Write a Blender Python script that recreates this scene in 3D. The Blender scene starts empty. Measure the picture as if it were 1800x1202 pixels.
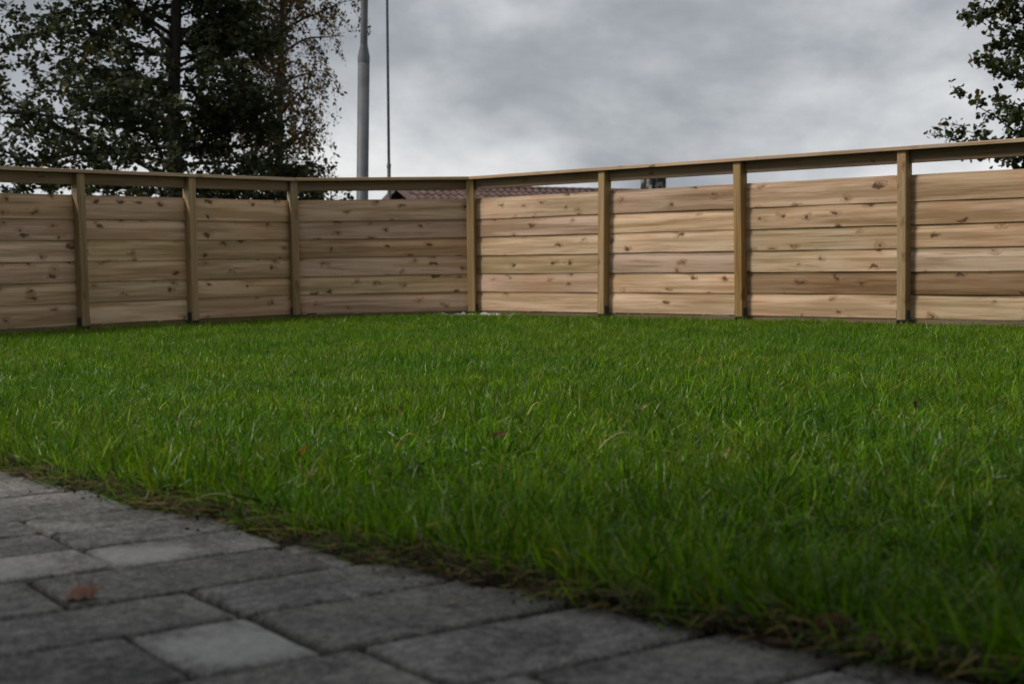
import bpy, math, random
import numpy as np
from mathutils import Matrix, Vector

random.seed(7)
rng = np.random.default_rng(11)
sc = bpy.context.scene
COL = sc.collection
R = math.radians

# ------------------------------------------------------------------ camera
CAM_H = 0.45
FPX, PW, PH = 2550.0, 1800.0, 1202.0
PITCH, ROLL = math.atan(148 / FPX), math.atan(0.0154)
fwd = Vector((0, math.cos(PITCH), -math.sin(PITCH)))
up0 = Vector((0, math.sin(PITCH), math.cos(PITCH)))
rt0 = Vector((1, 0, 0))
rt = rt0 * math.cos(ROLL) - up0 * math.sin(ROLL)
up = up0 * math.cos(ROLL) + rt0 * math.sin(ROLL)
cd = bpy.data.cameras.new('camera')
cam = bpy.data.objects.new('camera', cd)
COL.objects.link(cam)
M = Matrix((rt, up, -fwd)).transposed().to_4x4()
M.translation = (0, 0, CAM_H)
cam.matrix_world = M
cd.sensor_width = 36.0
cd.lens = FPX / PW * 36.0
cd.clip_start, cd.clip_end = 0.05, 2000
cd.dof.use_dof = True
cd.dof.focus_distance = 6.0
cd.dof.aperture_fstop = 6.3
sc.camera = cam

# ------------------------------------------------------------------ light
SUN_AZ, SUN_EL = R(257), R(43)          # compass style: 0 = +Y, 90 = +X
sun_dir = Vector((math.sin(SUN_AZ) * math.cos(SUN_EL), math.cos(SUN_AZ) * math.cos(SUN_EL), math.sin(SUN_EL)))
sd = bpy.data.lights.new('sun', 'SUN')
sd.energy, sd.angle, sd.color = 1.5, R(14), (1.0, 0.95, 0.88)
so = bpy.data.objects.new('sun', sd)
COL.objects.link(so)
so.rotation_euler = sun_dir.to_track_quat('Z', 'Y').to_euler()
so.location = (-8, -6, 12)

world = bpy.data.worlds.new('World')
sc.world = world
world.use_nodes = True


class NT:
    """small helper around a node tree"""
    def __init__(s, tree):
        s.t = tree
        tree.nodes.clear()

    def n(s, typ, **kw):
        nd = s.t.nodes.new(typ)
        for k, v in kw.items():
            setattr(nd, k, v)
        return nd

    def l(s, a, b):
        s.t.links.new(a, b)

    def val(s, sock, v):
        if hasattr(v, 'is_linked') or isinstance(v, bpy.types.NodeSocket):
            s.l(v, sock)
        else:
            sock.default_value = v

    def math(s, op, a, b=0.0, c=None, clamp=False):
        m = s.n('ShaderNodeMath', operation=op, use_clamp=clamp)
        s.val(m.inputs[0], a); s.val(m.inputs[1], b)
        if c is not None: s.val(m.inputs[2], c)
        return m.outputs[0]

    def vmath(s, op, a, b=(0, 0, 0)):
        m = s.n('ShaderNodeVectorMath', operation=op)
        s.val(m.inputs[0], a)
        s.val(m.inputs[1], b)
        return m.outputs[0]

    def noise(s, vec, scale, detail=3, rough=0.5, dist=0.0, color=False):
        m = s.n('ShaderNodeTexNoise')
        s.val(m.inputs['Vector'], vec)
        m.inputs['Scale'].default_value = scale
        m.inputs['Detail'].default_value = detail
        m.inputs['Roughness'].default_value = rough
        m.inputs['Distortion'].default_value = dist
        return m.outputs[1 if color else 0]

    def ramp(s, fac, stops, interp='LINEAR'):
        m = s.n('ShaderNodeValToRGB')
        m.color_ramp.interpolation = interp
        e = m.color_ramp.elements
        while len(e) < len(stops): e.new(0.5)
        for el, (p, c) in zip(e, stops):
            el.position = p
            el.color = (c, c, c, 1) if isinstance(c, (int, float)) else (*c, 1)
        s.l(fac, m.inputs[0])
        return m.outputs[0]

    def mix(s, fac, a, b, mode='MIX'):
        m = s.n('ShaderNodeMix', data_type='RGBA', blend_type=mode)
        s.val(m.inputs[0], fac)
        for sock, v in ((m.inputs[6], a), (m.inputs[7], b)):
            if isinstance(v, tuple) and len(v) == 3: v = (*v, 1)
            s.val(sock, v)
        return m.outputs[2]

    def maprange(s, v, a, b, c=0.0, d=1.0, smooth=True):
        m = s.n('ShaderNodeMapRange', interpolation_type='SMOOTHSTEP' if smooth else 'LINEAR')
        s.val(m.inputs[0], v)
        for i, q in enumerate((a, b, c, d)): m.inputs[i + 1].default_value = q
        return m.outputs[0]

    def bump(s, height, strength=0.3, dist=0.01):
        m = s.n('ShaderNodeBump')
        m.inputs['Strength'].default_value = strength
        m.inputs['Distance'].default_value = dist
        s.l(height, m.inputs['Height'])
        return m.outputs[0]


# world: Nishita daylight with a broken overcast deck in front of it
w = NT(world.node_tree)
sky = w.n('ShaderNodeTexSky', sky_type='NISHITA')
sky.sun_disc = False
sky.sun_elevation, sky.sun_rotation = SUN_EL, SUN_AZ
sky.air_density, sky.dust_density, sky.ozone_density = 1.0, 1.5, 1.0
bg1 = w.n('ShaderNodeBackground'); w.l(sky.outputs[0], bg1.inputs[0]); bg1.inputs[1].default_value = 0.05
tc = w.n('ShaderNodeTexCoord')
mp = w.n('ShaderNodeMapping')
mp.inputs['Rotation'].default_value = (0, R(-14), 0)
mp.inputs['Scale'].default_value = (1.0, 1.0, 1.9)
mp.inputs['Location'].default_value = (3.1, 0.7, 1.35)
w.l(tc.outputs['Generated'], mp.inputs[0])
n1 = w.noise(mp.outputs[0], 3.6, 6, 0.52, 0.2)
n2 = w.noise(mp.outputs[0], 11.0, 6, 0.58, 0.15)
sz = w.n('ShaderNodeSeparateXYZ'); w.l(tc.outputs['Generated'], sz.inputs[0])
low = w.maprange(sz.outputs[2], 0.0, 0.20, 0.12, -0.05)          # an overcast deck pales towards the horizon
nn = w.math('MULTIPLY_ADD', w.math('ADD', w.math('MULTIPLY', n1, 0.78), w.math('MULTIPLY', n2, 0.22)), 1.2, w.math('ADD', low, -0.08))
cl = w.ramp(nn, [(0.30, (0.150, 0.162, 0.182)), (0.44, (0.255, 0.270, 0.292)), (0.54, (0.375, 0.388, 0.405)), (0.68, (0.56, 0.565, 0.565))])
bg2 = w.n('ShaderNodeBackground'); w.l(cl, bg2.inputs[0]); bg2.inputs[1].default_value = 0.82
cov = w.maprange(w.noise(mp.outputs[0], 3.3, 4, 0.5, 0.3), 0.30, 0.42, 0.35, 0.97)
ms = w.n('ShaderNodeMixShader')
w.l(cov, ms.inputs[0]); w.l(bg1.outputs[0], ms.inputs[1]); w.l(bg2.outputs[0], ms.inputs[2])
wo = w.n('ShaderNodeOutputWorld'); w.l(ms.outputs[0], wo.inputs[0])

sc.view_settings.view_transform = 'Standard'
sc.view_settings.look = 'None'
sc.view_settings.exposure = 0.9
sc.view_settings.gamma = 1.0
sc.view_settings.use_curve_mapping = False
sc.render.engine = 'CYCLES'
sc.cycles.use_denoising = True
sc.cycles.max_bounces = 4
sc.cycles.diffuse_bounces = 3
sc.cycles.glossy_bounces = 2
sc.cycles.transmission_bounces = 3
sc.cycles.transparent_max_bounces = 8


# ------------------------------------------------------------------ helpers
def mat(name):
    m = bpy.data.materials.new(name)
    m.use_nodes = True
    return m, NT(m.node_tree)


def finish(t, col, rough=0.8, normal=None, spec=0.3, metal=0.0, translucent=None, tfac=0.0):
    p = t.n('ShaderNodeBsdfPrincipled')
    if isinstance(col, tuple) and len(col) == 3: col = (*col, 1)
    t.val(p.inputs['Base Color'], col)
    t.val(p.inputs['Roughness'], rough)
    p.inputs['Specular IOR Level'].default_value = spec
    p.inputs['Metallic'].default_value = metal
    if normal is not None: t.l(normal, p.inputs['Normal'])
    out = t.n('ShaderNodeOutputMaterial')
    if translucent is not None:
        tr = t.n('ShaderNodeBsdfTranslucent')
        t.val(tr.inputs[0], translucent)
        mx = t.n('ShaderNodeMixShader'); mx.inputs[0].default_value = tfac
        t.l(p.outputs[0], mx.inputs[1]); t.l(tr.outputs[0], mx.inputs[2])
        t.l(mx.outputs[0], out.inputs[0])
    else:
        t.l(p.outputs[0], out.inputs[0])


def mesh(name, verts, faces, material=None, cols=None, smooth=False):
    me = bpy.data.meshes.new(name)
    me.from_pydata([tuple(v) for v in verts], [], faces)
    if material: me.materials.append(material)
    if cols is not None:
        a = me.color_attributes.new('Col', 'FLOAT_COLOR', 'POINT')
        c = np.ones((len(verts), 4), dtype=np.float32); c[:, :3] = cols
        a.data.foreach_set('color', c.ravel())
    if smooth: me.polygons.foreach_set('use_smooth', [True] * len(me.polygons))
    me.update()
    return me


def obj(name, me, parent=None, loc=None, rot=None, **props):
    o = bpy.data.objects.new(name, me)
    COL.objects.link(o)
    if parent: o.parent = parent
    if loc is not None: o.location = loc
    if rot is not None: o.rotation_euler = rot
    for k, v in props.items(): o[k] = v
    return o


def box(x0, x1, y0, y1, z0, z1, bev=0.0):
    """box (optionally chamfered along every edge) as verts, faces"""
    if bev <= 0:
        v = [(x, y, z) for x in (x0, x1) for y in (y0, y1) for z in (z0, z1)]
        f = [(0, 1, 3, 2), (4, 6, 7, 5), (0, 4, 5, 1), (2, 3, 7, 6), (0, 2, 6, 4), (1, 5, 7, 3)]
        return v, f
    import bmesh
    bm = bmesh.new()
    vs = [bm.verts.new((x, y, z)) for x in (x0, x1) for y in (y0, y1) for z in (z0, z1)]
    for q in [(0, 1, 3, 2), (4, 6, 7, 5), (0, 4, 5, 1), (2, 3, 7, 6), (0, 2, 6, 4), (1, 5, 7, 3)]:
        bm.faces.new([vs[i] for i in q])
    bmesh.ops.bevel(bm, geom=list(bm.edges), offset=bev, segments=1, affect='EDGES')
    bm.verts.index_update()
    v = [tuple(q.co) for q in bm.verts]
    f = [tuple(q.index for q in fc.verts) for fc in bm.faces]
    bm.free()
    return v, f


def join(parts):
    V, Fc = [], []
    for v, f in parts:
        o = len(V)
        V += list(v)
        Fc += [tuple(i + o for i in q) for q in f]
    return V, Fc


def pix_ray(x, y):
    return fwd + rt * ((x - PW / 2) / FPX) + up * ((PH / 2 - y) / FPX)


def ground_at(x, y, z=0.0):
    d = pix_ray(x, y)
    return Vector((0, 0, CAM_H)) + d * ((z - CAM_H) / d.z)


def at_depth(x, y, Y):
    d = pix_ray(x, y)
    return Vector((0, 0, CAM_H)) + d * (Y / d.y)


def smooth01(t):
    t = np.clip(t, 0, 1)
    return t * t * (3 - 2 * t)


def vnoise(x, y, s, seed=0):
    """cheap smooth value noise for arrays"""
    x = np.asarray(x) * s; y = np.asarray(y) * s
    xi, yi = np.floor(x).astype(np.int64), np.floor(y).astype(np.int64)
    fx, fy = x - xi, y - yi
    fx, fy = fx * fx * (3 - 2 * fx), fy * fy * (3 - 2 * fy)
    def hsh(a, b):
        k = (a * 374761393 + b * 668265263 + seed * 1442695041) & 0xFFFFFFFF
        k = ((k ^ (k >> 13)) * 1274126177) & 0xFFFFFFFF
        return ((k ^ (k >> 16)) & 0xFFFF) / 65535.0
    return (hsh(xi, yi) * (1 - fx) + hsh(xi + 1, yi) * fx) * (1 - fy) + (hsh(xi, yi + 1) * (1 - fx) + hsh(xi + 1, yi + 1) * fx) * fy


# ------------------------------------------------------------------ materials
def wood_material(name, light, mid, dark, knots=1.0, green=0.55, upright=False):
    m, t = mat(name)
    tc = t.n('ShaderNodeTexCoord'); oi = t.n('ShaderNodeObjectInfo')
    off = t.vmath('MULTIPLY', t.n('ShaderNodeCombineXYZ').outputs[0], (1, 1, 1))
    cmb = off.node.inputs[0].links[0].from_node
    for i, k in enumerate((53.0, 17.0, 31.0)): t.l(t.math('MULTIPLY', oi.outputs['Random'], k), cmb.inputs[i])
    src = tc.outputs['Object']
    if upright:                                                  # grain runs up the post
        s0 = t.n('ShaderNodeSeparateXYZ'); t.l(src, s0.inputs[0])
        c0 = t.n('ShaderNodeCombineXYZ')
        t.l(s0.outputs[2], c0.inputs[0]); t.l(s0.outputs[1], c0.inputs[1]); t.l(s0.outputs[0], c0.inputs[2])
        src = c0.outputs[0]
    P = t.vmath('ADD', src, off)
    # knots in stretched cells
    sp = t.n('ShaderNodeSeparateXYZ'); t.l(P, sp.inputs[0])
    kc = t.n('ShaderNodeCombineXYZ'); t.l(t.math('MULTIPLY', sp.outputs[0], 4.6), kc.inputs[0]); t.l(t.math('MULTIPLY', sp.outputs[2], 8.5), kc.inputs[1])
    kw = t.vmath('ADD', kc.outputs[0], t.vmath('MULTIPLY', t.vmath('SUBTRACT', t.noise(P, 17, 2, 0.5, 0, True), (.5, .5, .5)), (0.55, 0.55, 0)))
    vo = t.n('ShaderNodeTexVoronoi', voronoi_dimensions='2D'); t.l(kw, vo.inputs['Vector'])
    vo.inputs['Scale'].default_value = 1.0
    sep = t.n('ShaderNodeSeparateColor'); t.l(vo.outputs['Color'], sep.inputs[0])
    wob = t.math('MULTIPLY', t.math('SUBTRACT', t.noise(P, 30, 3, 0.6), 0.5), 0.17)
    d = t.math('ADD', vo.outputs['Distance'], wob)
    on = t.math('GREATER_THAN', sep.outputs[0], t.math('MULTIPLY_ADD', oi.outputs['Random'], 0.5, 0.28))
    size = t.math('MULTIPLY_ADD', t.math('POWER', sep.outputs[1], 2.5), 0.085, 0.03)
    core = t.math('MULTIPLY', t.maprange(t.math('SUBTRACT', d, size), -0.02, 0.05, 1.0, 0.0), on)
    halo = t.math('MULTIPLY', t.maprange(d, 0.07, 0.28, 1.0, 0.0), on)
    # grain, bent round the knots
    bend = t.math('MULTIPLY', halo, 0.035)
    cb = t.n('ShaderNodeCombineXYZ'); t.l(bend, cb.inputs[2]); t.l(bend, cb.inputs[1])
    Pg = t.vmath('ADD', P, cb.outputs[0])
    g1 = t.noise(t.vmath('MULTIPLY', Pg, (1.1, 30, 30)), 1.0, 5, 0.55, 0.6)
    g2 = t.noise(t.vmath('MULTIPLY', Pg, (5.0, 170, 170)), 1.0, 3, 0.6)
    g3 = t.noise(t.vmath('MULTIPLY', P, (0.8, 12, 15)), 1.0, 3, 0.55)
    gg = t.math('ADD', t.math('MULTIPLY', g1, 0.60), t.math('MULTIPLY', g2, 0.40))
    c = t.ramp(gg, [(0.36, dark), (0.46, mid), (0.56, light)])
    crack = t.maprange(t.noise(t.vmath('MULTIPLY', Pg, (0.9, 75, 75)), 1.0, 3, 0.5, 0.3), 0.66, 0.72)
    c = t.mix(t.math('MULTIPLY', crack, 0.6), c, tuple(k * 0.35 for k in dark))
    c = t.mix(t.maprange(g3, 0.42, 0.60, 0.0, green), c, (0.235, 0.155, 0.065))      # preservative tint in bands
    c = t.mix(t.maprange(t.noise(P, 2.2, 3), 0.45, 0.72, 0, 0.45), c, t.mix(1.0, c, (1.0, 0.80, 0.66), 'MULTIPLY'))
    c = t.mix(t.math('MULTIPLY', halo, 0.45), c, (0.21, 0.115, 0.05))
    c = t.mix(t.math('MULTIPLY', core, 0.85 * knots), c, (0.085, 0.040, 0.020))
    c = t.mix(1.0, c, oi.outputs['Color'], 'MULTIPLY')
    hgt = t.math('SUBTRACT', t.math('ADD', t.math('MULTIPLY', g2, 0.5), g1), t.math('MULTIPLY', core, 0.5))
    finish(t, c, t.math('MULTIPLY_ADD', g2, 0.2, 0.6), t.bump(hgt, 0.35, 0.004), 0.25)
    return m


M_BOARD = wood_material('pine_board', (0.60, 0.445, 0.32), (0.51, 0.365, 0.25), (0.33, 0.215, 0.13))
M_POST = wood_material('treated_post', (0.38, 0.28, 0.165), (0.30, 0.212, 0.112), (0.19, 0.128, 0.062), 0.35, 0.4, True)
M_RAIL = wood_material('rail_wood', (0.25, 0.18, 0.112), (0.195, 0.137, 0.08), (0.13, 0.088, 0.05), 0.7, 0.3)  # darker than the boards: the cap's shade on the top rail is in the colour
M_CAP = wood_material('cap_wood', (0.50, 0.38, 0.265), (0.42, 0.31, 0.205), (0.30, 0.21, 0.13), 0.8, 0.2)
M_CUT = wood_material('sawn_wood', (0.62, 0.50, 0.38), (0.55, 0.43, 0.31), (0.46, 0.35, 0.24), 0.2, 0.1)


def metal_material(name, col, rough, metal=1.0, scale=40):
    m, t = mat(name)
    tc = t.n('ShaderNodeTexCoord')
    n = t.noise(tc.outputs['Object'], scale, 4, 0.6)
    c = t.mix(t.maprange(n, 0.35, 0.7), col, tuple(k * 0.62 for k in col))
    finish(t, c, rough, t.bump(n, 0.1, 0.002), 0.4, metal)
    return m


M_IRON = metal_material('dark_anchor_steel', (0.075, 0.077, 0.082), 0.55, 0.5)
M_POLE = metal_material('grey_pole_paint', (0.125, 0.132, 0.14), 0.6, 0.1, 2.5)
M_MAST = metal_material('dark_mast_metal', (0.075, 0.08, 0.085), 0.5, 0.4, 5)


def soil_material():
    m, t = mat('soil')
    tc = t.n('ShaderNodeTexCoord')
    a = t.noise(tc.outputs['Object'], 9, 5, 0.65)
    b = t.noise(tc.outputs['Object'], 90, 4, 0.7)
    c = t.ramp(t.math('ADD', t.math('MULTIPLY', a, 0.55), t.math('MULTIPLY', b, 0.45)),
               [(0.3, (0.012, 0.008, 0.006)), (0.5, (0.032, 0.022, 0.014)), (0.7, (0.075, 0.052, 0.032))])
    finish(t, c, 0.95, t.bump(b, 0.8, 0.01), 0.15)
    return m


M_SOIL = soil_material()


def rough_ground_material():
    m, t = mat('rough_grass_ground')
    tc = t.n('ShaderNodeTexCoord')
    a = t.noise(tc.outputs['Object'], 0.35, 5, 0.6)
    b = t.noise(tc.outputs['Object'], 14, 4, 0.7)
    c = t.ramp(t.math('ADD', t.math('MULTIPLY', a, 0.6), t.math('MULTIPLY', b, 0.4)),
               [(0.3, (0.022, 0.035, 0.010)), (0.5, (0.045, 0.070, 0.018)), (0.7, (0.09, 0.10, 0.035))])
    finish(t, c, 0.95, t.bump(b, 0.7, 0.05), 0.1)
    return m


M_GROUND = rough_ground_material()


def paver_material():
    m, t = mat('concrete_paver')
    tc = t.n('ShaderNodeTexCoord'); oi = t.n('ShaderNodeObjectInfo')
    cmb = t.n('ShaderNodeCombineXYZ')
    for i, k in enumerate((41.0, 23.0, 3.0)): t.l(t.math('MULTIPLY', oi.outputs['Random'], k), cmb.inputs[i])
    P = t.vmath('ADD', tc.outputs['Object'], cmb.outputs[0])
    a = t.noise(P, 5.5, 4, 0.6)
    b = t.noise(P, 60, 4, 0.65)
    g = t.noise(P, 210, 2, 0.7)
    s = t.math('ADD', t.math('MULTIPLY', a, 0.30), t.math('ADD', t.math('MULTIPLY', b, 0.34), t.math('MULTIPLY', g, 0.36)))
    c = t.ramp(s, [(0.41, (0.045, 0.043, 0.039)), (0.5, (0.145, 0.138, 0.126)), (0.59, (0.29, 0.277, 0.255))])
    c = t.mix(1.0, c, oi.outputs['Color'], 'MULTIPLY')
    # lime bloom, a patch of its own on some stones
    at = t.n('ShaderNodeAttribute', attribute_type='OBJECT', attribute_name='bloom')
    ac = t.n('ShaderNodeAttribute', attribute_type='OBJECT', attribute_name='bloom_centre')
    dv = t.vmath('SUBTRACT', tc.outputs['Object'], ac.outputs['Vector'])
    ln = t.n('ShaderNodeVectorMath', operation='LENGTH'); t.l(t.vmath('MULTIPLY', dv, (1, 1, 0)), ln.inputs[0])
    dd = t.math('ADD', ln.outputs['Value'], t.math('MULTIPLY', t.math('SUBTRACT', t.noise(P, 16, 3, 0.6), 0.5), 0.14))
    mk = t.math('MULTIPLY', t.maprange(dd, 0.045, 0.12, 1.0, 0.0), at.outputs['Fac'])
    c = t.mix(mk, c, t.mix(b, (0.26, 0.25, 0.235), (0.48, 0.465, 0.435)))
    # dark pits and soil specks
    vo = t.n('ShaderNodeTexVoronoi'); t.l(P, vo.inputs['Vector']); vo.inputs['Scale'].default_value = 24
    pit = t.maprange(t.math('ADD', vo.outputs['Distance'], t.math('MULTIPLY', t.noise(P, 8, 2), 0.35)), 0.20, 0.27, 1.0, 0.0)
    c = t.mix(t.math('MULTIPLY', pit, 0.75), c, (0.022, 0.018, 0.014))
    h = t.math('SUBTRACT', t.math('ADD', t.math('MULTIPLY', b, 0.7), t.math('MULTIPLY', g, 0.5)), t.math('MULTIPLY', pit, 0.5))
    finish(t, c, 0.82, t.bump(h, 0.55, 0.004), 0.3)
    return m


M_PAVER = paver_material()


def leafy_material(name, rough, tfac, spec, vary=0.0):
    """colour comes from the blade or leaf itself (point attribute Col)"""
    m, t = mat(name)
    a = t.n('ShaderNodeAttribute', attribute_name='Col')
    c = a.outputs['Color']
    if vary:
        oi = t.n('ShaderNodeObjectInfo')
        n = t.noise(oi.outputs['Location'], 0.9, 3, 0.6)
        c = t.mix(t.maprange(n, 0.36, 0.66, 0, vary), c, t.mix(1.0, c, (1.55, 1.18, 0.9), 'MULTIPLY'))
        n2 = t.noise(oi.outputs['Location'], 4.2, 2, 0.6)
        c = t.mix(t.maprange(n2, 0.35, 0.65, 0.75, 0.0), c, t.mix(1.0, c, (0.55, 0.66, 0.8), 'MULTIPLY'))
        c = t.mix(t.maprange(oi.outputs['Random'], 0.0, 1.0, 0, 0.55, False), c, t.mix(1.0, c, (0.66, 0.80, 0.9), 'MULTIPLY'))
    finish(t, c, rough, None, spec, 0, t.mix(1.0, c, (1.25, 1.35, 0.6), 'MULTIPLY'), tfac)
    return m


M_GRASS = leafy_material('grass_blade', 0.32, 0.33, 0.26, 0.8)
M_LEAF = leafy_material('tree_leaf', 0.5, 0.22, 0.25)
M_DEAD = leafy_material('dead_leaf', 0.7, 0.1, 0.2)


def bark_material(name, c1, c2):
    m, t = mat(name)
    tc = t.n('ShaderNodeTexCoord')
    n = t.noise(t.vmath('MULTIPLY', tc.outputs['Object'], (9, 9, 2.5)), 1.0, 5, 0.65)
    finish(t, t.mix(t.maprange(n, 0.35, 0.65), c1, c2), 0.9, t.bump(n, 0.8, 0.03), 0.15)
    return m


M_BARK = bark_material('dark_bark', (0.022, 0.019, 0.017), (0.055, 0.048, 0.042))
M_BIRCH = bark_material('birch_bark', (0.035, 0.03, 0.027), (0.10, 0.092, 0.085))

# ------------------------------------------------------------------ fence geometry in plan
P4 = Vector((-0.34, 12.37)); PR = Vector((3.20, 9.05))
P3 = Vector((-1.80, 12.18)); PL = Vector((-3.58, 10.15))
dR = (PR - P4).normalized(); dL = (PL - P3).normalized()
nR = Vector((dR.y, -dR.x)); nR = -nR if nR.y > 0 else nR          # towards the yard
nL = Vector((-dL.y, dL.x)); nL = -nL if nL.y > 0 else nL
dM = (P4 - P3).normalized(); nM = Vector((dM.y, -dM.x))
nM = -nM if nM.y > 0 else nM

# lawn edge along the paving (plan points read off the ground plane)
EDGE = [(-4.4, 6.9), (-3.0, 5.25), (-2.0, 4.12), (-1.50, 3.60), (-1.15, 3.22), (-0.95, 2.98), (-0.68, 2.69), (-0.45, 2.45), (-0.23, 2.17),
        (-0.07, 2.03), (0.14, 1.81), (0.33, 1.64), (0.47, 1.50), (0.80, 1.20), (1.3, 0.80), (2.2, 0.2), (3.4, -0.5)]
EA = np.array(EDGE)


def edge_dist(x, y):
    """signed distance to the lawn edge, positive on the lawn"""
    x = np.asarray(x, float); y = np.asarray(y, float)
    best = np.full(x.shape, 1e9); sgn = np.ones(x.shape)
    for a, b in zip(EA[:-1], EA[1:]):
        e = b - a; L = np.hypot(*e)
        t = np.clip(((x - a[0]) * e[0] + (y - a[1]) * e[1]) / L ** 2, 0, 1)
        dx, dy = x - (a[0] + t * e[0]), y - (a[1] + t * e[1])
        d = np.hypot(dx, dy)
        s = np.sign(e[0] * dy - e[1] * dx)
        k = d < best
        best = np.where(k, d, best); sgn = np.where(k, s, sgn)
    return best * sgn


def lawn_z(x, y):
    e = edge_dist(x, y)
    far = -0.055 * smooth01((np.hypot(x, y) - 3.0) / 6.5)
    lip = 0.016 * smooth01((e + 0.02) / 0.09)
    return far + lip - 0.012 + 0.02 * (vnoise(x, y, 1.3, 3) - 0.5) * smooth01(e / 0.5) + 0.010 * (vnoise(x, y, 7, 5) - 0.5)


# ------------------------------------------------------------------ ground and lawn
def build_ground():
    ys = np.concatenate([np.linspace(-30, 12, 40), np.linspace(12.6, 26, 24), np.geomspace(28, 900, 26)])
    xs = np.concatenate([-np.geomspace(900, 12, 20), np.linspace(-11, 11, 34), np.geomspace(12, 900, 20)])
    X, Y = np.meshgrid(xs, ys)
    t = smooth01((Y - 13.5) / 11.0)
    side = smooth01((np.abs(X) - 5.5) / 9.0)
    Z = -0.14 - 2.4 * np.maximum(t, side * smooth01((Y - 4) / 8)) + 0.10 * (vnoise(X, Y, 0.3, 8) - 0.5) * np.maximum(t, side)
    V = np.stack([X, Y, Z], -1).reshape(-1, 3)
    nx = len(xs)
    Fq = [(j * nx + i, j * nx + i + 1, (j + 1) * nx + i + 1, (j + 1) * nx + i) for j in range(len(ys) - 1) for i in range(nx - 1)]
    obj('ground', mesh('ground', V, Fq, M_GROUND, smooth=True), kind='structure',
        label='rough ground falling away beyond the fence', category='ground')


build_ground()


def inside_yard(x, y, m=0.0):
    x = np.asarray(x); y = np.asarray(y)
    r = (x - P4.x) * nR.x + (y - P4.y) * nR.y > m
    l_ = (x - P3.x) * nL.x + (y - P3.y) * nL.y > m
    c = (x - P3.x) * nM.x + (y - P3.y) * nM.y > m
    return r & l_ & c


def build_lawn():
    s = 0.06
    xs = np.arange(-5.4, 5.4, s); ys = np.arange(0.0, 12.9, s)
    X, Y = np.meshgrid(xs, ys)
    Z = lawn_z(X, Y)
    keep = (edge_dist(X, Y) > -0.06) & inside_yard(X, Y, -0.45)
    idx = -np.ones(X.shape, int); idx[keep] = np.arange(keep.sum())
    V = np.stack([X[keep], Y[keep], Z[keep]], -1)
    Fq = []
    for j in range(len(ys) - 1):
        for i in range(len(xs) - 1):
            q = (idx[j, i], idx[j, i + 1], idx[j + 1, i + 1], idx[j + 1, i])
            if min(q) >= 0: Fq.append(q)
    obj('lawn', mesh('lawn', V, Fq, M_SOIL, smooth=True), kind='structure',
        label='dark soil bed of the lawn', category='lawn')


build_lawn()

# ------------------------------------------------------------------ pavement
TH = R(35)
cU, sU = math.cos(TH), math.sin(TH)


def uv2(u, v): return (cU * u - sU * v, sU * u + cU * v)


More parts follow.
